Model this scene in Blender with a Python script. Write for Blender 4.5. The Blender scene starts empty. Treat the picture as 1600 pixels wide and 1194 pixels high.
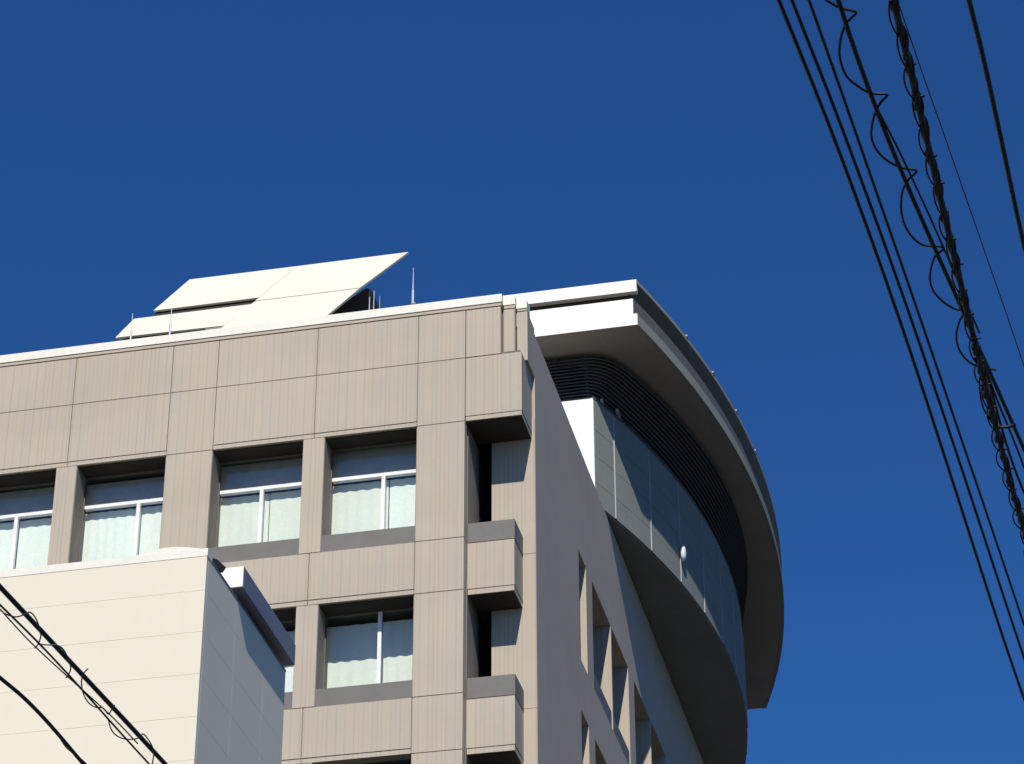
import bpy, bmesh, math, random
from mathutils import Vector, Matrix
random.seed(7)
sc = bpy.context.scene
rad = math.radians

# ------------------------------------------------------------------ camera
yaw, pitch, roll = rad(-12.2819), rad(31.5523), rad(-0.1894)
fwd = Vector((math.sin(yaw)*math.cos(pitch), math.cos(yaw)*math.cos(pitch), math.sin(pitch)))
right = Vector((math.cos(yaw), -math.sin(yaw), 0))
up = right.cross(fwd)
r2 = right*math.cos(roll) + up*math.sin(roll)
u2 = -right*math.sin(roll) + up*math.cos(roll)
cd = bpy.data.cameras.new('camera')
cam = bpy.data.objects.new('camera', cd); sc.collection.objects.link(cam)
cam.matrix_world = Matrix(((r2.x, u2.x, -fwd.x, 0), (r2.y, u2.y, -fwd.y, 0), (r2.z, u2.z, -fwd.z, 1.6), (0, 0, 0, 1)))
cd.sensor_fit = 'HORIZONTAL'; cd.sensor_width = 36
cd.lens = 4255.0/1600*36
cd.clip_start = 0.1; cd.clip_end = 6000
sc.camera = cam

# ------------------------------------------------------------------ light
SUN_EL, SUN_AZ = rad(44.9), rad(9.8)          # azimuth measured from -Y towards +X
w = bpy.data.worlds.new('World'); sc.world = w; w.use_nodes = True
nt = w.node_tree; nt.nodes.clear()
sky = nt.nodes.new('ShaderNodeTexSky'); sky.sky_type = 'NISHITA'; sky.sun_disc = False
sky.sun_elevation = SUN_EL
sky.sun_rotation = math.pi - SUN_AZ            # the sun stands behind the camera, a little to the right
sky.altitude = 0; sky.air_density = 1.0; sky.dust_density = 0.0; sky.ozone_density = 3.0
hs = nt.nodes.new('ShaderNodeMix'); hs.data_type = 'RGBA'; hs.blend_type = 'MULTIPLY'
hs.inputs[0].default_value = 1.0; hs.inputs[7].default_value = (0.20, 0.515, 0.945, 1)
bg = nt.nodes.new('ShaderNodeBackground'); bg.inputs[1].default_value = 0.10
wo = nt.nodes.new('ShaderNodeOutputWorld')
nt.links.new(sky.outputs[0], hs.inputs[6]); nt.links.new(hs.outputs[2], bg.inputs[0]); nt.links.new(bg.outputs[0], wo.inputs[0])
ld = bpy.data.lights.new('sun', 'SUN'); ld.energy = 5.0; ld.angle = rad(0.53); ld.color = (1.0, 0.94, 0.86)
lo = bpy.data.objects.new('sun', ld); sc.collection.objects.link(lo)
sd = Vector((math.sin(SUN_AZ)*math.cos(SUN_EL), -math.cos(SUN_AZ)*math.cos(SUN_EL), math.sin(SUN_EL)))
lo.rotation_euler = sd.to_track_quat('Z', 'Y').to_euler(); lo.location = sd*200
sc.view_settings.view_transform = 'Standard'; sc.view_settings.look = 'None'
sc.view_settings.exposure = 0.0; sc.view_settings.gamma = 1
sc.cycles.max_bounces = 6

# ------------------------------------------------------------------ helpers
class MB:
    """collects faces and links them as one mesh object"""
    def __init__(s): s.v = []; s.f = []
    def box(s, x0, x1, y0, y1, z0, z1):
        b = len(s.v)
        s.v += [(x0,y0,z0),(x1,y0,z0),(x1,y1,z0),(x0,y1,z0),(x0,y0,z1),(x1,y0,z1),(x1,y1,z1),(x0,y1,z1)]
        s.f += [tuple(b+i for i in q) for q in ((0,3,2,1),(4,5,6,7),(0,1,5,4),(1,2,6,5),(2,3,7,6),(3,0,4,7))]
        return s
    def grid(s, rows, close=False):
        """rows of equally many points joined as a sheet"""
        b = len(s.v); n = len(rows[0])
        for r in rows: s.v += [tuple(p) for p in r]
        m = n if close else n-1
        for i in range(len(rows)-1):
            for j in range(m):
                k = (j+1) % n
                s.f.append((b+i*n+j, b+i*n+k, b+(i+1)*n+k, b+(i+1)*n+j))
        return s
    def prism(s, poly, z0, z1):
        """plan polygon (counter-clockwise) raised from z0 to z1"""
        b = len(s.v); n = len(poly)
        s.v += [(p[0],p[1],z0) for p in poly] + [(p[0],p[1],z1) for p in poly]
        s.f.append(tuple(b+n-1-i for i in range(n))); s.f.append(tuple(b+n+i for i in range(n)))
        for i in range(n):
            j = (i+1) % n; s.f.append((b+i, b+j, b+n+j, b+n+i))
        return s
    def solid(s, pts, ext):
        """planar outline pts swept by the vector ext"""
        b = len(s.v); n = len(pts)
        s.v += [tuple(p) for p in pts] + [tuple(Vector(p)+Vector(ext)) for p in pts]
        s.f.append(tuple(b+n-1-i for i in range(n))); s.f.append(tuple(b+n+i for i in range(n)))
        for i in range(n):
            j = (i+1) % n; s.f.append((b+i, b+j, b+n+j, b+n+i))
        return s
    def tube(s, pts, r, seg=8, r1=None):
        pts = [Vector(p) for p in pts]; n = len(pts); rings = []
        t = (pts[1]-pts[0]).normalized()
        a = Vector((0,0,1)) if abs(t.z) < .9 else Vector((1,0,0))
        u = t.cross(a).normalized()
        for i, p in enumerate(pts):
            if i == 0: t = pts[1]-pts[0]
            elif i == n-1: t = pts[-1]-pts[-2]
            else: t = pts[i+1]-pts[i-1]
            t = t.normalized(); u = (u - t*u.dot(t)).normalized(); v = t.cross(u)
            rr = r if r1 is None else r + (r1-r)*i/(n-1)
            rings.append([p + (u*math.cos(2*math.pi*k/seg) + v*math.sin(2*math.pi*k/seg))*rr for k in range(seg)])
        b = len(s.v); s.grid(rings, True)
        s.f.append(tuple(b+i for i in range(seg))[::-1]); e = b+(n-1)*seg; s.f.append(tuple(e+i for i in range(seg)))
        return s
    def build(s, name, mat, parent=None, smooth=False):
        me = bpy.data.meshes.new(name); me.from_pydata(s.v, [], s.f)
        bm = bmesh.new(); bm.from_mesh(me); bmesh.ops.recalc_face_normals(bm, faces=bm.faces); bm.to_mesh(me); bm.free()
        if smooth:
            for p in me.polygons: p.use_smooth = True
        me.materials.append(mat)
        o = bpy.data.objects.new(name, me); sc.collection.objects.link(o)
        if parent is not None:
            o.parent = parent
            q = parent
            off = Vector((0,0,0))
            while q is not None: off += q.location; q = q.parent
            o.location = -off
        return o

def tag(o, label=None, cat=None, group=None, kind=None):
    if label: o['label'] = label
    if cat: o['category'] = cat
    if group: o['group'] = group
    if kind: o['kind'] = kind
    return o
def thing(name, loc, label, cat, group=None):
    o = bpy.data.objects.new(name, None); sc.collection.objects.link(o); o.location = loc; o.empty_display_size = .5
    return tag(o, label, cat, group)

def smooth_path(pts, n=6):
    P = [Vector(p) for p in pts]; P = [P[0]*2-P[1]] + P + [P[-1]*2-P[-2]]; out = []
    for i in range(1, len(P)-2):
        for k in range(n):
            t = k/n; a, b, c, d = P[i-1], P[i], P[i+1], P[i+2]
            out.append(.5*((2*b) + (c-a)*t + (2*a-5*b+4*c-d)*t*t + (3*b-a-3*c+d)*t**3))
    out.append(P[-2]); return out

# ------------------------------------------------------------------ materials
def new_mat(name, rough=.8, spec=.3):
    m = bpy.data.materials.new(name); m.use_nodes = True
    b = m.node_tree.nodes['Principled BSDF']; b.inputs['Roughness'].default_value = rough
    b.inputs['Specular IOR Level'].default_value = spec
    return m, m.node_tree, b
def N(t, k, **kw):
    n = t.nodes.new(k)
    for a, v in kw.items(): setattr(n, a, v)
    return n
def math_n(t, op, a, b=None, c=None):
    n = N(t, 'ShaderNodeMath', operation=op)
    for i, x in enumerate((a, b, c)):
        if x is None: continue
        if isinstance(x, (int, float)): n.inputs[i].default_value = x
        else: t.links.new(x, n.inputs[i])
    return n.outputs[0]
def noise(t, vec, scale, detail=4, rough=.55):
    n = N(t, 'ShaderNodeTexNoise'); n.inputs['Scale'].default_value = scale
    n.inputs['Detail'].default_value = detail; n.inputs['Roughness'].default_value = rough
    t.links.new(vec, n.inputs['Vector']); return n
def ramp(t, fac, stops):
    r = N(t, 'ShaderNodeValToRGB'); t.links.new(fac, r.inputs[0])
    e = r.color_ramp.elements
    while len(e) < len(stops): e.new(.5)
    for i, (p, c) in enumerate(stops): e[i].position = p; e[i].color = (*c, 1)
    return r.outputs[0]
def mixc(t, fac, a, b, mode='MIX'):
    n = N(t, 'ShaderNodeMix', data_type='RGBA', blend_type=mode)
    for i, x in ((0, fac), (6, a), (7, b)):
        if isinstance(x, (int, float)): n.inputs[i].default_value = x
        elif isinstance(x, tuple): n.inputs[i].default_value = (*x, 1)
        else: t.links.new(x, n.inputs[i])
    return n.outputs[2]
def mapped(t, scale):
    tc = N(t, 'ShaderNodeTexCoord'); mp = N(t, 'ShaderNodeMapping'); mp.inputs['Scale'].default_value = scale
    t.links.new(tc.outputs['Object'], mp.inputs[0]); return mp.outputs[0]

def speckle(name, col, var=.12, rough=.8, scale=1.2, spec=.3, vert=1.0, fine=.25):
    m, t, b = new_mat(name, rough, spec)
    v = mapped(t, (1, 1, vert))
    n = noise(t, v, scale, 6); n2 = noise(t, v, scale*14, 3)
    c0 = tuple(x*(1-var) for x in col); c1 = tuple(min(1, x*(1+var*.6)) for x in col)
    c = ramp(t, n.outputs[0], [(.3, c0), (.7, c1)])
    c = mixc(t, fine, c, ramp(t, n2.outputs[0], [(.35, tuple(x*.85 for x in col)), (.65, tuple(min(1, x*1.08) for x in col))]))
    t.links.new(c, b.inputs['Base Color'])
    bp = N(t, 'ShaderNodeBump'); bp.inputs['Strength'].default_value = .12; bp.inputs['Distance'].default_value = .02
    t.links.new(n2.outputs[0], bp.inputs['Height']); t.links.new(bp.outputs[0], b.inputs['Normal'])
    return m

def ribbed(name, col):
    """precast concrete with shallow vertical ribs"""
    m, t, b = new_mat(name, .88, .15)
    tc = N(t, 'ShaderNodeTexCoord'); sp = N(t, 'ShaderNodeSeparateXYZ'); t.links.new(tc.outputs['Object'], sp.inputs[0])
    s = math_n(t, 'ADD', sp.outputs[0], sp.outputs[1])
    f = math_n(t, 'FRACT', math_n(t, 'DIVIDE', s, .2355))
    line = math_n(t, 'LESS_THAN', f, .13)
    fs = math_n(t, 'DIVIDE', s, .1178); rn = N(t, 'ShaderNodeTexWhiteNoise', noise_dimensions='1D'); t.links.new(math_n(t, 'FLOOR', fs), rn.inputs['W'])
    fine_l = math_n(t, 'MULTIPLY', math_n(t, 'LESS_THAN', math_n(t, 'FRACT', fs), .22), math_n(t, 'POWER', rn.outputs[0], 1.6))
    f2 = math_n(t, 'ABSOLUTE', math_n(t, 'SUBTRACT', math_n(t, 'FRACT', math_n(t, 'DIVIDE', s, .0785)), .5))
    # tone of each rib, broken up along its height
    vs = mapped(t, (3.2, 3.2, .33)); n1 = noise(t, vs, 1.0, 5, .65)
    vl = mapped(t, (.22, .22, .5)); n2 = noise(t, vl, 1.0, 5)
    vg = mapped(t, (1, 1, 1)); n3 = noise(t, vg, 30, 2)
    c = ramp(t, n1.outputs[0], [(.3, (col[0]*.90, col[1]*.91, col[2]*.93)), (.5, col), (.72, (col[0]*1.09, col[1]*1.05, col[2]*1.0))])
    # every rib weathers a little differently
    wn = N(t, 'ShaderNodeTexWhiteNoise', noise_dimensions='1D'); t.links.new(math_n(t, 'FLOOR', math_n(t, 'DIVIDE', s, .157)), wn.inputs['W'])
    seg = N(t, 'ShaderNodeTexWhiteNoise', noise_dimensions='2D'); cb = N(t, 'ShaderNodeCombineXYZ')
    t.links.new(math_n(t, 'FLOOR', math_n(t, 'DIVIDE', s, .1178)), cb.inputs[0]); t.links.new(math_n(t, 'FLOOR', math_n(t, 'DIVIDE', sp.outputs[2], .76)), cb.inputs[1])
    t.links.new(cb.outputs[0], seg.inputs['Vector'])
    c = mixc(t, .55, c, ramp(t, wn.outputs[0], [(0, (col[0]*.93, col[1]*.94, col[2]*.98)), (.5, col), (1, (col[0]*1.07, col[1]*1.04, col[2]*.98))]))
    c = mixc(t, .35, c, ramp(t, seg.outputs[0], [(0, (col[0]*.90, col[1]*.94, col[2]*1.06)), (.5, col), (1, (col[0]*1.12, col[1]*1.02, col[2]*.92))]))
    c = mixc(t, .5, c, ramp(t, n2.outputs[0], [(.3, tuple(x*.90 for x in col)), (.7, tuple(x*1.08 for x in col))]))
    gate = noise(t, mapped(t, (.9, .9, .5)), 1.0, 2)
    fac = math_n(t, 'MULTIPLY', line, math_n(t, 'MULTIPLY', gate.outputs[0], .38))
    c = mixc(t, fac, c, tuple(x*.66 for x in col))
    c = mixc(t, math_n(t, 'MULTIPLY', fine_l, .42), c, tuple(x*.70 for x in col))
    t.links.new(c, b.inputs['Base Color'])
    h = math_n(t, 'ADD', math_n(t, 'MULTIPLY', f2, .5), math_n(t, 'MULTIPLY', n3.outputs[0], .5))
    bp = N(t, 'ShaderNodeBump'); bp.inputs['Strength'].default_value = .25; bp.inputs['Distance'].default_value = .01
    t.links.new(h, bp.inputs['Height']); t.links.new(bp.outputs[0], b.inputs['Normal'])
    return m

def plain(name, col, rough=.6, metal=0, spec=.4):
    m, t, b = new_mat(name, rough, spec); b.inputs['Metallic'].default_value = metal
    n = noise(t, mapped(t, (1, 1, 1)), 2.3, 5)
    c = ramp(t, n.outputs[0], [(.25, tuple(x*.86 for x in col)), (.75, tuple(min(1, x*1.06) for x in col))])
    t.links.new(c, b.inputs['Base Color']); return m

def glass_mat(name, tint, refl=.9):
    m = bpy.data.materials.new(name); m.use_nodes = True; t = m.node_tree; t.nodes.clear()
    tr = N(t, 'ShaderNodeBsdfTransparent'); tr.inputs[0].default_value = (*tint, 1)
    gl = N(t, 'ShaderNodeBsdfGlossy'); gl.inputs['Roughness'].default_value = .03; gl.inputs[0].default_value = (refl, refl, refl, 1)
    lw = N(t, 'ShaderNodeLayerWeight'); lw.inputs[0].default_value = .5
    fr = math_n(t, 'ADD', math_n(t, 'MULTIPLY', math_n(t, 'POWER', lw.outputs['Facing'], 5.0), .9), .05)
    n = noise(t, mapped(t, (1, 1, 1)), .9, 2); bp = N(t, 'ShaderNodeBump'); bp.inputs['Strength'].default_value = .08; bp.inputs['Distance'].default_value = .05
    t.links.new(n.outputs[0], bp.inputs['Height']); t.links.new(bp.outputs[0], gl.inputs['Normal'])
    mx = N(t, 'ShaderNodeMixShader'); o = N(t, 'ShaderNodeOutputMaterial')
    t.links.new(fr, mx.inputs[0]); t.links.new(tr.outputs[0], mx.inputs[1]); t.links.new(gl.outputs[0], mx.inputs[2])
    t.links.new(mx.outputs[0], o.inputs[0]); return m

M_rib = ribbed('ribbed_concrete', (.458, .402, .318))
M_band = speckle('grey_granite_band', (.160, .150, .138), .1, .6, 2.0)
M_joint = plain('joint_sealant', (.16, .14, .12), .9)
M_cap = speckle('white_coping', (.79, .76, .65), .06, .55, .8)
M_capb = speckle('tan_coping_edge', (.46, .40, .31), .08, .7, 1.5)
M_white = speckle('white_paint', (.86, .85, .80), .03, .5, .7)
M_sideclad = speckle('grey_side_cladding', (.235, .25, .225), .10, .9, .9, .05)  # curve, lip and rim greyer than the white front
M_trim = plain('pale_metal_trim', (.33, .36, .36), .45)
M_bronze = plain('dark_brown_edge', (.125, .115, .095), .55)  # dark brown for the canopy curve, rail and window frames
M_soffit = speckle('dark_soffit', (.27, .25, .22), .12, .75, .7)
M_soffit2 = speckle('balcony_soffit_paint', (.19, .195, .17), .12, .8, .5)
M_louv = plain('louver_blade', (.088, .095, .09), .9)
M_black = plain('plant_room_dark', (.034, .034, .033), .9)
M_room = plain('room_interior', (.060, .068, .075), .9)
M_frame = plain('white_window_frame', (.82, .82, .80), .4)
M_curt = speckle('curtain_cloth', (.86, .88, .81), .04, .9, 1.0)
M_glass = glass_mat('window_glass', (.972, .998, .988))
M_beige = speckle('beige_panel', (.745, .69, .55), .02, .8, .35, .2, .3, .04)
M_asph = speckle('asphalt', (.055, .055, .055), .2, .9, 3)
M_panel = speckle('cream_screen_panel', (.70, .675, .55), .02, .5, .6, .3, 1.0, .06)
M_pole = plain('galvanised_pole', (.42, .44, .50), .4, .3)
M_cable = plain('black_cable', (.012, .012, .013), .6)
M_cable2 = plain('grey_wire', (.05, .05, .055), .6)
M_shade = speckle('underside_shade', (.040, .036, .030), .2, .8, 1.0)  # near-black tone standing in for shade under slabs, heads and screen panels
M_ground = speckle('grey_paving', (.065, .062, .058), .15, .9, .2)
M_paneback = speckle('grey_pane_backing', (.34, .34, .33), .15, .9, 3.0)  # sheet added to lighten the upper panes
M_curt2 = speckle('cream_curtain', (.80, .80, .70), .06, .9, 1.0)
M_jambshade = speckle('jamb_shade_lining', (.24, .215, .18), .1, .85, 1.5)  # darker than the concrete, jamb shade put into the colour
M_eaveshade = plain('eave_shade_blue', (.16, .19, .25), .5)  # shaded tone of the eave, whose lit end is white
M_lamp = plain('opal_lamp', (.85, .85, .82), .4)
# cable runs, metres
W = {
 'a': [[-0.801,9.006,9.0],[-0.698,9.916,9.0],[-0.61,10.827,9.0],[-0.532,11.737,9.0],[-0.463,12.647,9.0],[-0.397,13.557,9.0],[-0.332,14.467,9.0],[-0.265,15.377,9.0],[-0.192,16.287,9.0]],
 'b': [[-0.747,9.018,9.0],[-0.654,9.851,9.0],[-0.571,10.683,9.0],[-0.494,11.516,9.0],[-0.423,12.348,9.0],[-0.355,13.181,9.0],[-0.289,14.014,9.0],[-0.224,14.846,9.0],[-0.157,15.679,9.0]],
 'c': [[-0.676,9.035,9.0],[-0.604,9.805,9.0],[-0.534,10.576,9.0],[-0.464,11.347,9.0],[-0.396,12.118,9.0],[-0.329,12.889,9.0],[-0.262,13.66,9.0],[-0.196,14.43,9.0],[-0.131,15.201,9.0]],
 'd': [[-0.443,7.223,7.5],[-0.419,7.496,7.5],[-0.39,7.77,7.5],[-0.357,8.043,7.5],[-0.32,8.316,7.5],[-0.281,8.589,7.5],[-0.24,8.862,7.5],[-0.198,9.135,7.5],[-0.157,9.408,7.5],[-0.116,9.681,7.5]],
 'd2': [[-0.384,7.816,7.5],[-0.332,8.085,7.5],[-0.286,8.354,7.5],[-0.243,8.623,7.5],[-0.203,8.892,7.5],[-0.165,9.161,7.5],[-0.127,9.43,7.5]],
 'e': [[-0.248,6.894,7.2],[-0.235,7.145,7.2],[-0.222,7.396,7.2],[-0.21,7.647,7.2],[-0.198,7.898,7.2],[-0.186,8.149,7.2],[-0.174,8.399,7.2],[-0.161,8.65,7.2],[-0.149,8.901,7.2],[-0.135,9.152,7.2],[-0.122,9.403,7.2],[-0.107,9.654,7.2],[-0.092,9.905,7.2],[-0.076,10.156,7.2],[-0.058,10.407,7.2],[-0.039,10.657,7.2]],
 'f': [[-0.278,8.13,8.2],[-0.226,8.588,8.2],[-0.172,9.046,8.2],[-0.119,9.505,8.2],[-0.066,9.963,8.2],[-0.013,10.421,8.2],[0.038,10.88,8.2]],
 'g': [[-0.013,7.692,7.8],[0.012,8.013,7.8],[0.032,8.334,7.8],[0.051,8.655,7.8],[0.069,8.976,7.8],[0.089,9.297,7.8]],
 'h': [[-0.132,9.365,7.4],[-0.116,9.577,7.4],[-0.092,9.788,7.4],[-0.064,9.999,7.4],[-0.036,10.21,7.4],[-0.011,10.422,7.4]],
 'h2': [[-0.126,9.465,7.4],[-0.11,9.702,7.4],[-0.094,9.939,7.4],[-0.076,10.176,7.4],[-0.053,10.413,7.4],[-0.023,10.65,7.4]],
 'L1': [[-4.794,10.662,7.5],[-4.774,11.09,7.5],[-4.754,11.519,7.5],[-4.734,11.948,7.5],[-4.715,12.376,7.5],[-4.698,12.805,7.5]],
 'L2': [[-4.781,10.653,7.4],[-4.752,11.04,7.4],[-4.734,11.427,7.4],[-4.723,11.814,7.4],[-4.713,12.2,7.4],[-4.7,12.587,7.4]],
 'L2b': [[-4.797,10.697,7.4],[-4.787,11.019,7.4],[-4.758,11.341,7.4],[-4.722,11.662,7.4],[-4.689,11.984,7.4],[-4.673,12.306,7.4]],
 'L3': [[-4.725,10.615,7.0],[-4.699,10.822,7.0],[-4.688,11.028,7.0],[-4.686,11.234,7.0],[-4.688,11.441,7.0],[-4.691,11.647,7.0]],
 'lo': [[-0.484,7.215,7.5],[-0.442,7.266,7.5],[-0.392,7.301,7.5],[-0.41,7.329,7.5],[-0.436,7.365,7.5],[-0.461,7.448,7.5],[-0.473,7.536,7.5],[-0.463,7.641,7.5],[-0.426,7.716,7.5],[-0.386,7.763,7.5],[-0.334,7.782,7.5],[-0.36,7.822,7.5],[-0.39,7.892,7.5],[-0.413,8.004,7.5],[-0.406,8.093,7.5],[-0.375,8.172,7.5],[-0.327,8.231,7.5],[-0.274,8.264,7.5],[-0.306,8.31,7.5],[-0.337,8.386,7.5],[-0.353,8.509,7.5],[-0.342,8.642,7.5],[-0.298,8.748,7.5],[-0.218,8.788,7.5],[-0.257,8.847,7.5],[-0.285,8.968,7.5],[-0.284,9.07,7.5],[-0.254,9.161,7.5],[-0.214,9.227,7.5],[-0.178,9.259,7.5],[-0.202,9.34,7.5],[-0.22,9.434,7.5],[-0.217,9.533,7.5],[-0.193,9.624,7.5],[-0.151,9.689,7.5],[-0.081,9.731,7.5]],
 'lo2': [[-0.152,9.132,7.2],[-0.135,9.203,7.2],[-0.146,9.317,7.2],[-0.15,9.416,7.2],[-0.145,9.518,7.2],[-0.127,9.606,7.2],[-0.112,9.655,7.2]],
 'st': [[-0.096,9.684,7.2],[-0.058,9.688,7.2],[-0.027,9.679,7.2]],
 'la': [[-4.84,10.792,7.45],[-4.832,10.842,7.45],[-4.794,10.883,7.45],[-4.731,10.859,7.45],[-4.713,10.849,7.45],[-4.706,10.889,7.45],[-4.718,10.975,7.45],[-4.747,11.087,7.45],[-4.793,11.177,7.45],[-4.828,11.22,7.45]],
 'lb': [[-4.797,11.187,7.45],[-4.752,11.203,7.45],[-4.711,11.216,7.45],[-4.699,11.27,7.45],[-4.712,11.369,7.45],[-4.735,11.468,7.45],[-4.769,11.534,7.45],[-4.799,11.574,7.45]],
 'lc': [[-4.658,11.5,7.45],[-4.699,11.55,7.45],[-4.74,11.636,7.45],[-4.774,11.747,7.45],[-4.79,11.863,7.45],[-4.776,11.933,7.45],[-4.74,11.952,7.45],[-4.739,12.03,7.45],[-4.699,11.972,7.45],[-4.671,11.934,7.45]],
 'ld': [[-4.761,12.093,7.45],[-4.782,12.179,7.45],[-4.79,12.269,7.45],[-4.765,12.337,7.45],[-4.711,12.354,7.45],[-4.669,12.331,7.45],[-4.645,12.302,7.45],[-4.643,12.383,7.45],[-4.662,12.52,7.45],[-4.725,12.683,7.45]],
 'L4': [[-4.691,11.318,7.0],[-4.699,11.413,7.0],[-4.69,11.514,7.0],[-4.679,11.636,7.0]],
}

# ------------------------------------------------------------------ ground
rd = MB().box(-5.5, 3.5, -400, 400, 0.004, 0.02).build('road', M_asph); tag(rd, 'dark asphalt street running straight between the buildings', 'road', kind='structure')
g = MB().box(-3000, 3000, -3000, 3000, -0.5, 0).build('ground', M_ground)
tag(g, 'flat grey paved ground stretching below the buildings', 'ground', kind='structure')

# ------------------------------------------------------------------ office building
B = thing('office_building', (-20, 60, 0), 'tall tan ribbed concrete office building with a curved white balcony and roof canopy', 'building')
YF = 60.0
G = .012                       # half width of a panel joint
PER = 6.95
wall = MB(); backing = MB()
def panel(x0, x1, z0, z1, y0=YF, d=.35, g=G):
    wall.box(x0+g, x1-g, y0, y0+d, z0+g, z1-g)
XL = -50.0
cols = [(-15.64-PER*k, -14.33-PER*k) for k in range(0, 6)]
bays = [(-21.29-PER*k, -15.64-PER*k) for k in range(0, 5)]
ribs = [(-18.75-PER*k, -18.17-PER*k) for k in range(0, 5)]
FL = [(33.31-4.40*k, 34.82-4.39*k) for k in range(0, 8)]     # spandrel bottoms and tops
xs = sorted({-14.33} | {c[0] for c in cols} | {c[1] for c in cols} | {-18.46-PER*k for k in range(5)})
for a, b in zip(xs[:-1], xs[1:]):
    wide_col = any(abs(a-c[0]) < .01 for c in cols)
    panel(a, b, 40.24, 41.75)
    if wide_col: panel(a, b, 38.28, 40.24)
    else:
        panel(a, b, 38.42, 40.24); panel(a, b, 38.28, 38.42, YF+.01, .34)
    for z0, z1 in FL:
        if z0 < 0: continue
        if wide_col: panel(a, b, z0, z1, YF, .9)
        else:
            panel(a, b, z0+.14, z1); panel(a, b, z0, z0+.14, YF+.01, .34)
zt = 38.28
for z0, z1 in FL:
    zb = z1
    for c0, c1 in cols: panel(c0, c1, zb, zt, YF, .95)
    for r0, r1 in ribs: wall.box(r0, r1, YF, YF+.72, zb+G, zt-G)
    zt = z0
# stepped corner panels above the top slab
panel(-14.33, -13.36, 40.24, 41.75)
wall.box(-13.33, -13.03, 60.2, 60.6, 40.24, 41.75)
wall.box(-13.00, -12.72, 60.4, 61.31, 40.20, 41.75)
wall.box(-14.32, -12.80, YF, 61.29, 38.42, 40.22)
wall.box(-14.31, -12.81, YF+.01, 61.29, 38.28, 38.40)
# recessed bay beside the balconies
zt = 61.3
wall.box(-13.90, -12.724, 61.285, 61.6, 34.83, 38.9)
for z0, z1 in FL: wall.box(-13.90, -12.724, 61.285, 61.6, max(0, z1-4.39+.006), z1-.006) if z1 > 5 else None
wall.box(-13.4, -12.72, 61.315, 62.198, 0, 41.598)
backing.box(XL, -14.35, YF+.03, YF+.33, 38.30, 41.72)
for z0, z1 in FL: backing.box(XL, -14.35, YF+.03, YF+.33, z0+.02, z1-.02)
for c0, c1 in cols: backing.box(c0+.03, c1-.03, YF+.03, YF+.9, 0, 38.3)
backing.box(-14.3, -12.85, YF+.03, 61.2, 38.30, 40.3)
backing.box(-14.3, -13.1, 60.24, 61.2, 40.3, 41.7)
backing.box(-13.86, -12.76, 61.34, 61.66, 0, 38.2)
# side wall towards the street
XS = -12.72
side_bays = [(69.23+6.87*k, 69.23+6.87*k+5.86) for k in range(5)]
rows = [(34.6, 38.0), (30.2, 33.03), (25.8, 28.63)]
zlo = [0, ] 
wall.box(-13.6, XS, 63.1, 107.3, 38.0, 41.6); wall.box(-13.3, XS, 62.2, 63.1, 38.0, 41.6)
wall.box(-13.6, XS, 63.1, 107.3, 33.03, 34.6); wall.box(-13.3, XS, 62.2, 63.1, 33.03, 34.6)
wall.box(-13.6, XS, 63.1, 107.3, 28.63, 30.2); wall.box(-13.3, XS, 62.2, 63.1, 28.63, 30.2)
wall.box(-13.6, XS, 63.1, 107.3, 0, 25.8); wall.box(-13.3, XS, 62.2, 63.1, 0, 25.8)
for z0, z1 in rows:
    prev = 62.2
    ops = [(67.23, 68.30)] + side_bays
    for a, b in ops:
        wall.box(-13.6, XS, prev, a, z0, z1); prev = b
    wall.box(-13.6, XS, prev, 107.3, z0, z1)
    for a, b in side_bays: wall.box(-13.5, XS, a+2.93, a+3.06, z0, z1)
wall.build('wall', M_rib, B)
backing.build('panel_joint', M_joint, B)
MB().box(-14.30, -12.83, 60.06, 61.28, 38.262, 38.278).build('soffit', M_shade, B)  # dark sheet added for the shade under the top slab
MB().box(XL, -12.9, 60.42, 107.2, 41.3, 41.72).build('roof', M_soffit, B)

# coping along the facade top
cp = MB().box(XL, -13.33, 59.96, 60.5, 41.87, 42.12)
cp.box(-13.33, -13.01, 60.16, 60.7, 41.87, 42.12); cp.box(-13.01, -12.725, 60.36, 60.75, 41.84, 42.09)
cp.build('coping', M_cap, B)
ce = MB().box(XL, -13.345, 59.985, 60.45, 41.77, 41.868)
ce.box(-13.32, -13.02, 60.18, 60.65, 41.77, 41.868); ce.box(-13.0, -12.722, 60.38, 60.74, 41.77, 41.838)
ce.build('coping_edge', M_capb, B)

# grey bands under the windows
def sill(a, b, z): return MB().box(a+.014, b-.014, YF+.03, YF+.66, z, z+.50)
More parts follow.
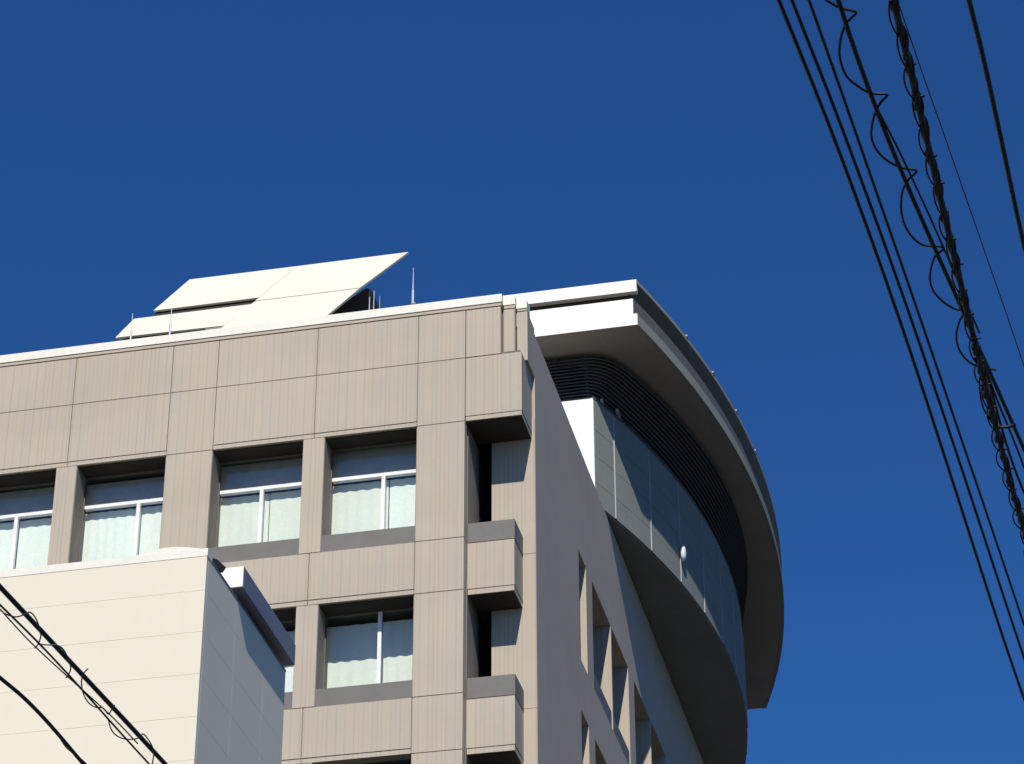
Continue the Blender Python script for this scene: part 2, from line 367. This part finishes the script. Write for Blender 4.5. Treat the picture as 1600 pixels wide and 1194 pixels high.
# windows
def window(x0, x1, z0, z1, mull, transom, drape, seed, yc=60.91):
    rnd = random.Random(seed)
    y = 60.66; t = .05
    f = MB()
    h = MB(); h.box(x0, x1, y, y+.09, z0, z0+.05); h.box(x0, x1, y, y+.09, z1-.06, z1)
    h.box(x0, x0+.04, y+.01, y+.09, z0+.05, z1-.06); h.box(x1-.04, x1, y+.01, y+.09, z0+.05, z1-.06)
    mt = z1-.06
    if transom:
        f.box(x0+.05, x1-.05, y+.02, y+.16, transom-.05, transom+.05); mt = transom-.05
    f.box(mull-.05, mull+.05, y-.01, y+.09, z0+.06, mt)
    fo = f.build('window', M_frame, B)
    h.build('frame', M_bronze, fo)
    MB().box(x0+.01, x1-.01, YF+.10, y-.002, z1-.03, z1-.005).build('head_shade', M_shade, fo)  # thin dark sheet, lintel shade put in as colour
    pn = MB().box(x0+.05, mull-.05, y+.04, y+.052, z0+.06, mt).build('pane', M_glass, fo)
    MB().box(mull+.05, x1-.05, y+.04, y+.052, z0+.06, mt).build('pane', M_glass, fo)
    if transom: MB().box(x0-.1, x1+.1, 60.93, 60.94, transom+.06, z1+.05-.25*rnd.random()).build('pane_backing', M_paneback, fo)  # added grey sheet so the upper pane shows lighter
    if transom: MB().box(x0+.05, x1-.05, y+.04, y+.052, transom+.05, z1-.06).build('pane', M_glass, fo)
    MB().box(x0-.002, x0+.012, YF+.03, y-.003, z0-.45, z1-.04).build('jamb_shade', M_jambshade, fo)  # added linings on both jambs, coloured as if shaded
    MB().box(x1-.012, x1+.002, YF+.03, y-.003, z0-.45, z1-.04).build('jamb_shade', M_jambshade, fo)
    # a pleated curtain behind each pane
    shift = (.0, .10, -.06, .16, .03, -.12, .07, .0)[seed % 8]
    for a, b in ((x0-.1, mull-.01+shift), (mull+.01+shift, x1+.1)):
        n = max(24, int((b-a)*26)); top = drape; rows = []
        ph = rnd.random()*6; amp = .006+.005*rnd.random(); fr = 17+6*rnd.random()
        for zz in (z0-.05, top):
            rows.append([(a+(b-a)*i/n, yc+amp*math.sin(ph+fr*(a+(b-a)*i/n)+.9*math.sin(3.1*(b-a)*i/n+ph)), zz) for i in range(n+1)])
        MB().grid(rows).build('curtain', M_curt2 if (seed+int(b*3)) % 4 == 0 else M_curt, fo, True)
    return fo
seed = 1
for k in range(0, 3):
    o = -PER*k
    for (x0, x1, mu) in ((-18.17+o, -15.64+o, (-16.70 if k == 0 else -16.57)+o), (-21.29+o, -18.75+o, -20.06+o)):
        if x1 < -29: continue
        window(x0, x1, 35.30, 38.28, mu, 37.33, 37.27, seed); seed += 1
        sill(x0, x1, 34.81).build('sill', M_band, B)
        if x0 > -25.2:
            window(x0, x1, 30.92, 33.31, mu, None, 33.2, seed, 61.15); seed += 1
            sill(x0, x1, 30.42).build('sill', M_band, B)
            sill(x0, x1, 26.03).build('sill', M_band, B)
# rooms behind the glass
rm = MB()
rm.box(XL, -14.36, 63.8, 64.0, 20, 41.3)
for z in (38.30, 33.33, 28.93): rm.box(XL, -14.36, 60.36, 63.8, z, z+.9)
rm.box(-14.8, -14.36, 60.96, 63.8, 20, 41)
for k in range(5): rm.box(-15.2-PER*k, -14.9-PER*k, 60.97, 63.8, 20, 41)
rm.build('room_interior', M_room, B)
# dark doorway strip at the balcony recess
MB().box(-14.335, -14.318, 60.30, 61.6, 0, 38.26).build('jamb_shade', M_jambshade, B)  # added lining, shade of the recess jamb in its colour
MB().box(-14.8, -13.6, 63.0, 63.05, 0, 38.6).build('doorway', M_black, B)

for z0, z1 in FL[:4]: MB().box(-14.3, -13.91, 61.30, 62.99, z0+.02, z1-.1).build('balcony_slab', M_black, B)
# stacked box balconies
for k in range(3):
    zb, zc = 33.27-4.40*k, 34.74-4.40*k
    b = MB(); b.box(-14.30, -13.07, 60.25, 61.28, zb+.16, zc); b.box(-14.29, -13.08, 60.26, 61.28, zb, zb+.14)
    bo = b.build('balcony', M_rib, B)
    MB().box(-14.29, -13.06, 60.245, 61.28, zc+.02, zc+.58).build('balcony_cap', M_band, bo)
    MB().box(-14.27, -13.10, 60.30, 61.27, zb-.016, zb-.002).build('soffit', M_shade, bo)  # dark sheet paints the shade under the balcony
    MB().box(-14.27, -13.10, 60.29, 61.27, zb+.02, zc+.05).build('panel_joint', M_joint, bo)

# side windows: glass set deep behind the fins
for z0, z1 in rows[:2]:
    for a, b in [(67.23, 68.30)] + [(p, p+2.93) for p, q in side_bays] + [(p+3.06, q) for p, q in side_bays]:
        f = MB(); y0, y1 = a+.01, b-.01
        f.box(-13.62, -13.54, y0, y1, z0+.55, z0+.62); f.box(-13.62, -13.54, y0, y1, z1-.07, z1-.01)
        f.box(-13.62, -13.54, (y0+y1)/2-.03, (y0+y1)/2+.03, z0+.62, z1-.07)
        fo = f.build('side_window', M_bronze, B)
        MB().box(-13.60, -13.59, y0, y1, z0+.5, z1-.02).build('pane', M_glass, fo)
        MB().box(-13.66, -13.64, y0, y1, z0+.5, z1-.02).build('pane_backing', M_room, fo)
        if b-a > 1.5: MB().box(-13.5, XS-.03, y0, y1, z0, z0+.58).build('sill', M_band, fo)

# ------------------------------------------------------------------ curved balcony on top of the side wall
def arc(cx, cy, r, y0, y1, n=64, off=0):
    out = []
    a0 = math.asin((y0-cy)/r); a1 = math.asin((y1-cy)/r)
    for i in range(n+1):
        a = a0+(a1-a0)*i/n; out.append((cx+(r+off)*math.cos(a), cy+(r+off)*math.sin(a)))
    return out
DC = (-46.6, 84.3, 36.08)
DY0, DY1 = 71.3, 97.3
ZB, ZD = 41.72, 45.47
a_out = arc(*DC, DY0, DY1)
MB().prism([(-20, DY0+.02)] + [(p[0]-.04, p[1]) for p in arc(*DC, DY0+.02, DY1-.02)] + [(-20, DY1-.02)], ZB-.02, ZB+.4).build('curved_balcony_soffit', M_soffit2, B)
# parapet panels, with open joints between courses and bays
par = MB(); joint = MB()
zl = [ZB+.03, 42.50, 43.43, 44.36, ZD]
al0 = math.asin((DY0-DC[1])/DC[2]); al1 = math.asin((DY1-DC[1])/DC[2])
yj = [DY0+.03, 72.45, 74.75, 77.07, 79.40, 81.72, 84.05, 86.4, 88.7, 91.0, 93.3, 95.4, DY1]
for i in range(len(yj)-1):
    for j in range(4):
        P = arc(*DC, yj[i]+.006, yj[i+1]-.006, 8); Q = arc(DC[0], DC[1], DC[2]-.14, yj[i]+.006, yj[i+1]-.006, 8)
        par.prism(P + Q[::-1], zl[j]+.007, zl[j+1]-.007)
par.build('curved_parapet', M_sideclad, B)
P = arc(*DC, DY0+.05, DY1-.02, 40, -.03); Q = arc(*DC, DY0+.05, DY1-.02, 40, -.12)
joint.prism(P + Q[::-1], ZB+.3, ZD-.03); joint.build('parapet_joint', M_joint, B)
MB().box(-21, a_out[0][0]-.004, DY0, DY0+.2, ZB, ZD).build('end_parapet', M_white, B)
for y in yj[1:-1]:
    tr = MB()
    x = DC[0]+math.sqrt(DC[2]**2-(y-DC[1])**2)
    tr.box(x-.02, x+.025, y-.03, y+.03, ZB+.05, ZD-.05)
    tr.build('parapet_trim', M_trim, B)
P = arc(*DC, DY0, DY1, 60, .015); Q = arc(*DC, DY0, DY1, 60, -.2)
MB().prism(P + Q[::-1], ZD, ZD+.06).build('parapet_rail', M_bronze, B)
# round wall lamp on the parapet and two small strip lights along its top
lx, ly, lz = -11.15, 77.06, 42.80
lm = MB(); rings = []
for i in range(1, 8):
    a = math.pi*i/8; rings.append([(lx+.10*math.sin(a)*math.cos(t), ly+.17*math.sin(a)*math.sin(t), lz-.30*math.cos(a)) for t in [k*math.pi/6 for k in range(12)]])
lm.grid(rings, True); lm.f.append(tuple(range(12))); lm.f.append(tuple(range(72, 84)))
lmo = lm.build('wall_lamp', M_lamp, B, True)
MB().box(lx-.17, lx-.05, ly-.05, ly+.05, lz-.06, lz+.06).build('lamp_bracket', M_trim, lmo)
for (x, y, dy) in ((-12.40, 72.62, .22), (-12.76, 71.78, .09)):
    MB().box(x-.03, x+.05, y-dy, y+dy, ZD+.07, ZD+.19).build('strip_light', M_trim, B)

# ------------------------------------------------------------------ plant room, louvers and canopy
YC = 69.9
CC = (-57.17, 84.36, 48.15); CY1 = 98.75
LT = (-37.5, 82.6, 27.6)          # top of the louver screen in plan
def lv_path(t, n=40):
    """plan line of a louver blade, t = 0 at the bottom .. 1 at the top: straight front, rounded corner, arc"""
    cx = -46.6+(LT[0]+46.6)*t; cy = 84.3+(LT[1]-84.3)*t; r = 35.95+(LT[2]-35.95)*t
    fy = 71.42-.28*t
    pts = [(-20, fy)]
    rc = .25+.65*t
    ys = fy+rc*1.25
    xe = cx+math.sqrt(r*r-(ys-cy)**2)
    x0 = cx+math.sqrt(r*r-(fy-cy)**2)-rc*.9
    pts.append((x0, fy))
    c = (cx+math.sqrt(r*r-(fy-cy)**2), fy)
    for i in range(1, 7):
        u = i/7; pts.append(((1-u)**2*x0+2*u*(1-u)*c[0]+u*u*xe, (1-u)**2*fy+2*u*(1-u)*c[1]+u*u*ys))
    pts += arc(cx, cy, r, ys, 97.3+2.0*t, n)
    return pts
def inset(p, d):
    return [(q[0]-d, q[1]+d*.9) for q in p]
NB = 13; zb0, zb1 = ZD+.10, 46.95
lvp = MB()
for i in range(NB):
    t = i/NB; z = zb0+(zb1-zb0)*t
    A = lv_path(t); Bp = inset(A, .10)
    n = len(A)
    # a blade: sloped flat profile
    rows_ = [[(p[0], p[1], z) for p in A], [(p[0], p[1], z+.045) for p in A], [(p[0], p[1], z+.085) for p in Bp], [(p[0], p[1], z+.045) for p in Bp], [(p[0], p[1], z) for p in A]]
    lvp.grid(rows_)
lvo = lvp.build('louver_screen', M_louv, B)
for x in (-17.5, -16.3, -15.1, -14.1, -13.15):
    po = MB(); po.solid([(x-.035, 71.50, ZD), (x+.035, 71.50, ZD), (x+.035, 71.24, 47.05), (x-.035, 71.24, 47.05)], (0, .07, 0))
    po.build('louver_post', M_louv, lvo)
core = inset(lv_path(0), .45)
MB().prism(core + [(-20, 98)], ZB+.3, 47.3).build('plant_room', M_black, B)
# soffit, lip, recessed body, bevelled edge and roof plate of the canopy
def cpoly(off, fy, y1=CY1):
    return [(-19.45, fy)] + arc(CC[0], CC[1], CC[2], fy, y1, 72, off) + [(-19.45, y1)]
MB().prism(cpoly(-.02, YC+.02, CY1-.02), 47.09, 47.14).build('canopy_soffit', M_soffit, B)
def cring(off, y0, y1, th=.12, n=72):
    P = arc(CC[0], CC[1], CC[2], y0, y1, n, off); Q = arc(CC[0], CC[1], CC[2]-th, y0, y1, n, off); return P + Q[::-1]
MB().prism(cring(0, YC+.015, CY1), 47.085, 47.46).build('canopy_lip', M_sideclad, B)
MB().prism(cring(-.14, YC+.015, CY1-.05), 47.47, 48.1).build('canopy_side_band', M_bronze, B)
xc = CC[0]+math.sqrt(CC[2]**2-(YC-CC[1])**2)
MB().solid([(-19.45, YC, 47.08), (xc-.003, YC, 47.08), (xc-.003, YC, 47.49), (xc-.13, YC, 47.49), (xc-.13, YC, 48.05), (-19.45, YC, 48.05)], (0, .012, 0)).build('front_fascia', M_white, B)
MB().box(-19.4, xc-.5, YC+.35, YC+.5, 47.6, 48.4).build('canopy_recess', M_bronze, B)
MB().box(-19.4, xc-.15, YC+.02, YC+.35, 47.98, 48.03).build('canopy_ledge', M_bronze, B)
# roof plate: white front edge, thin pale rim and undercut brown edge along the curve
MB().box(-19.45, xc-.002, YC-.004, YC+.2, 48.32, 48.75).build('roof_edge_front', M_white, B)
rp = MB(); n = 72
o1 = arc(*CC, YC+.01, CY1, n); o0 = arc(*CC, YC+.01, CY1, n, -.30)
rp.grid([[(p[0], p[1], 48.62) for p in o1], [(p[0], p[1], 48.30) for p in o0]])
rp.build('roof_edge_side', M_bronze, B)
MB().prism(cring(0, YC+.01, CY1, .3), 48.62, 48.75).build('roof_edge_rim', M_sideclad, B)
MB().prism(cpoly(-.28, YC+.21, CY1-.02), 48.28, 48.70).build('canopy_roof', M_bronze, B)
# small brackets standing on the rim
for y in (73.6, 76.0, 78.6, 81.4):
    bk = MB()
    x = CC[0]+math.sqrt(CC[2]**2-(y-CC[1])**2)
    bk.box(x-.12, x+.02, y-.10, y+.10, 48.75, 48.81)
    bk.build('rim_bracket', M_trim, B)

# ------------------------------------------------------------------ slanted white screen on the roof
S = thing('roof_screen', (-21.5, 63.6, 41.72), 'slanted cream panel screen leaning on the flat roof above the facade', 'roof screen')
def plate(name, TL, TR, BR, BL, th=.07, lift=(0,0,0)):
    l = Vector(lift); up_ = Vector((0, .93, -.37))*th
    q = [Vector(TL), Vector(TR), Vector(BR)+l, Vector(BL)+l]
    mb = MB(); b = 0
    mb.v = [tuple(p) for p in q] + [tuple(p+up_) for p in q]
    mb.f = [(0,1,2,3), (7,6,5,4), (0,4,5,1), (1,5,6,2), (2,6,7,3), (3,7,4,0)]
    return mb.build(name, M_panel, S)
plate('screen_panel', (-20.475, 64.2, 46.86), (-17.09, 64.2, 46.86), (-18.36, 63.605, 45.40), (-21.54, 63.605, 45.40))
plate('screen_panel', (-21.555, 63.595, 45.37), (-18.38, 63.595, 45.37), (-19.67, 62.98, 43.70), (-22.90, 62.98, 43.70))
plate('screen_panel', (-23.84, 64.2, 46.87), (-20.49, 64.2, 46.86), (-21.45, 63.66, 45.54), (-24.70, 63.66, 45.54))
plate('screen_panel', (-25.25, 63.58, 45.28), (-21.64, 63.58, 45.28), (-22.33, 63.24, 44.42), (-25.62, 63.17, 44.42))
def dark(*q):
    mb = MB(); mb.solid([Vector(p)+Vector((0, .12, -.05)) for p in q], (0, .05, -.02)); return mb.build('screen_gap_shade', M_shade, S)  # dark plate paints the shadow strips below the left panels
dark((-24.60, 63.68, 45.65), (-21.35, 63.68, 45.65), (-22.8, 62.98, 43.85), (-25.70, 62.98, 44.02))
MB().box(-22.9, -19.6, 63.25, 63.4, 43.0, 44.4).build('screen_base', M_soffit, S)
MB().solid([(-24, 64.5, 42.0), (-18.28, 64.5, 42.0), (-18.28, 64.5, 45.9), (-18.42, 64.5, 45.98), (-19.75, 64.5, 45.12), (-24, 64.5, 45.1)], (0, 2.5, 0)).build('equipment_box', M_black, S)
for x, y in ((-19.6, 64.2), (-21.5, 64.2), (-24.0, 64.2)): MB().tube([(x, y, 41.72), (x, y-.1, 44.9)], .05, 6).build('strut', M_soffit, S)

# masts and lightning rods
def rod(x, y, z0, z1, label, r=.022, extra=True, kindname='lightning_rod', cat='lightning rod', group=None):
    o = thing(kindname, (x, y, z0), label, cat, group)
    MB().tube([(x, y, z0), (x, y, z0+(z1-z0)*.55)], r*1.45, 8).build('pole', M_pole, o)
    MB().tube([(x, y, z0+(z1-z0)*.55), (x, y, z1)], r*.8, 8, r*.35).build('tip', M_pole, o)
    if extra:
        MB().tube([(x-.02, y-.05, z0+(z1-z0)*.28), (x+.09, y-.05, z0+(z1-z0)*.28)], .028, 6).build('clamp', M_pole, o)
    return o
rod(-15.99, 60.65, 42.12, 43.80, 'tall thin metal rod standing alone on the parapet right of the slanted screen', .026)
rod(-22.99, 60.65, 42.12, 43.62, 'thin grey rod on the parapet in front of the slanted screen, second from the left', .022, False)
rod(-24.14, 60.65, 42.12, 43.46, 'short pale rod on the parapet at the far left end of the slanted screen', .020)
rod(-18.19, 64.05, 41.72, 45.68, 'thickest of the three thin posts just under the right edge of the slanted screen', .032, False, 'antenna_mast', 'mast', 'posts behind the slanted screen')
rod(-18.06, 64.05, 41.72, 45.72, 'middle of the three thin posts beside the right edge of the slanted screen', .028, False, 'antenna_mast', 'mast', 'posts behind the slanted screen')
rod(-17.88, 64.05, 41.72, 45.32, 'shortest, right-hand one of the three thin posts beside the slanted screen', .018, False, 'antenna_mast', 'mast', 'posts behind the slanted screen')

# ------------------------------------------------------------------ beige building in front on the left
E_ = thing('beige_building', (-22, 48, 0), 'smooth cream panelled building at the lower left in front of the tan office building', 'building')
XB, YB, YE, ZT = -16.29, 46.0, 51.55, 27.26
bw = MB()
zz = [ZT, 26.49]
while zz[-1] > 1: zz.append(zz[-1]-.915)
zz[-1] = 0
for a, b in zip(zz[1:], zz[:-1]):
    bw.box(-45, XB-.001, YB, YB+.1, a+.003, b-.003)
    for y0, y1 in ((YB+.104, 48.0), (48.0, 50.0), (50.0, YE)):
        bw.box(XB-.1, XB, y0+.003, y1-.003, a+.003, b-.003)
bw.box(-45, XB-.008, YB+.008, YE-.01, 0, ZT-.02)
bw.build('wall', M_beige, E_)
MB().box(-45, XB+.01, YB-.008, YB+.3, ZT, ZT+.17).build('coping', M_cap, E_)
MB().box(XB-.2, XB+.008, YB+.3, YE, ZT, ZT+.05).build('side_coping', M_band, E_)
# eave box with its shade coloured blue-grey and sunlit end white, and the little curved upstand over the corner
MB().box(XB-1.6, XB+.17, 47.86, 51.65, ZT+.20, ZT+.68).build('eave', M_eaveshade, E_)
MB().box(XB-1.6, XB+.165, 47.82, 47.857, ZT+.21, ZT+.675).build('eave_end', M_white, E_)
pts = [(-17.95, 27.38), (-17.70, 27.47), (-17.45, 27.52), (-17.2, 27.545), (-16.95, 27.54), (-16.7, 27.50), (-16.45, 27.44), (-16.29, 27.42), (-16.29, 27.36), (-17.95, 27.36)]
MB().solid([(x, YB+.0, z) for x, z in pts[::-1]], (0, .12, 0)).build('curved_upstand', M_cap, E_)
MB().solid([(XB-.03, y, z) for y, z in ((46.15, 27.32), (46.6, 27.38), (47.1, 27.44), (47.3, 27.66), (46.7, 27.54))], (-.3, 0, 0)).build('eave_shade_wedge', M_black, E_)  # black wedge added for the shade between wall top and eave

# ------------------------------------------------------------------ overhead cables
def extend(P, a=14, b=22):
    P = [Vector(p) for p in P]
    d0 = (P[0]-P[1]).normalized(); d1 = (P[-1]-P[-2]).normalized()
    return [P[0]+d0*a] + P + [P[-1]+d1*b]
def cable(key, r, label, cat='cable', ext=True, mat=None, n=5, name='overhead_cable', group=None):
    P = smooth_path(W[key], n)
    if ext: P = extend(P)
    return tag(MB().tube(P, r, 8).build(name, mat or M_cable, None, True), label, cat, group)
gp = 'parallel power lines'
cable('a', .0092, 'leftmost of the three parallel black power lines crossing the sky at right', group=gp, name='power_line', cat='power line')
cable('b', .0082, 'middle one of the three parallel black power lines crossing the sky at right', group=gp, name='power_line', cat='power line')
cable('c', .0073, 'rightmost of the three close parallel black power lines crossing the sky', group=gp, name='power_line', cat='power line')
cable('d', .0088, 'straight black cable carrying the wide hanging loops, left of the thick bundle')
cable('d2', .0042, 'very thin wire running beside the looped cable toward the thick bundle', ext=False)
cable('f', .0028, 'faint hair-thin wire between the thick bundle and the cable at far right', cat='wire', mat=M_cable2)
cable('g', .0095, 'single smooth black cable nearest the right edge of the picture')
cable('h', .0050, 'thin wire leaving the lower end of the thick bundle toward the right edge', ext=False)
cable('h2', .0060, 'slightly thicker wire just under the one leaving the thick bundle', ext=False)
cable('lo', .0048, 'thin black wire hanging in five wide loops along the straight cable', ext=False, name='looped_wire', cat='wire', n=8)
# thick bundle: messenger, two twisted cables and a spiral hanger
bd = thing('cable_bundle', W['e'][0], 'thick twisted black cable bundle with small scalloped loops, right of the looped cable', 'cable bundle')
path = extend(smooth_path(W['e'], 5))
MB().tube(path, .0118, 10).build('main_cable', M_cable, bd, True)
def along(P, step):
    out = []; acc = 0
    for a, b in zip(P[:-1], P[1:]):
        L = (b-a).length; s = 0 if not out else step-acc
        while s < L:
            out.append((a+(b-a)*(s/L), (b-a).normalized())); s += step
        acc = L-(s-step)
    return out
pp = along(path[1:-1]+[path[-2]+(path[-1]-path[-2])*.1], .012)
def helix(r, per, ph, rt, amp=None):
    H = []
    for i, (p, t) in enumerate(pp):
        u = t.cross(Vector((0,0,1))).normalized(); v = t.cross(u)
        a = 2*math.pi*i*.012/per+ph
        rr = r*(1+.35*math.sin(i*.31+ph)*math.sin(i*.083))
        H.append(p + (u*math.cos(a)+v*math.sin(a))*rr)
    return MB().tube(H, rt, 6)
helix(.0115, .36, 0, .0055).build('twisted_cable', M_cable, bd, True)
helix(.0125, .27, 2.0, .0036).build('lashing', M_cable, bd, True)
helix(.0115, .36, math.pi*.9, .0050).build('twisted_cable', M_cable, bd, True)
# scallops of hanger wire on the left flank and little clips on the right
sc_ = MB(); per = .175; total = len(pp)*.012; i = 0; k = 0
while (k+1)*per < total:
    i0 = int(k*per/.012); seg = pp[i0:i0+int(per/.012)+2]; m = len(seg)
    H = []; am = .010+.012*random.random()
    for j, (p, t) in enumerate(seg):
        u = t.cross(Vector((0,0,1))).normalized()
        q = j/(m-1); H.append(p - u*(.010+am*math.sin(math.pi*q)**.7) + Vector((0,0,-.006)))
    sc_.tube(H, .0034, 6)
    p, t = seg[-1]; u = t.cross(Vector((0,0,1))).normalized()
    if 6.5 < p.y < 14: MB().tube([p, p+u*(.019+.004*(k % 3))], .0045, 6).build('clip', M_cable, bd, True)
    k += 1
sc_.build('hanger_wire', M_cable, bd, True)
MB().tube(smooth_path(W['st'], 3), .0065, 6).build('clip', M_cable, bd, True)
MB().tube(smooth_path(W['lo2'], 6), .0040, 6).build('hanger_wire', M_cable, bd, True)
# cables in front of the beige building
cable('L1', .0125, 'thickest black cable slanting across the cream building at lower left')
cable('L2', .0052, 'thin dark cable just below the thickest one across the cream building')
cable('L2b', .0036, 'faint grey wire just below the thin cable across the cream building', mat=M_cable2, cat='wire', ext=False)
cable('L3', .0095, 'lowest black cable crossing the bottom left corner of the picture')
cable('L4', .0060, 'thin cable splitting off the lowest cable at the bottom left corner', ext=False)
for kx, lb in (('la', 'uppermost thin wire loop'), ('lb', 'second thin wire loop from the top'), ('lc', 'third thin wire loop from the top'), ('ld', 'lowest thin wire loop')):
    cable(kx, .0036, lb+' lashing the cables in front of the cream building', ext=False, mat=M_cable2, name='looped_wire', cat='wire', group='lashing wire loops at lower left')
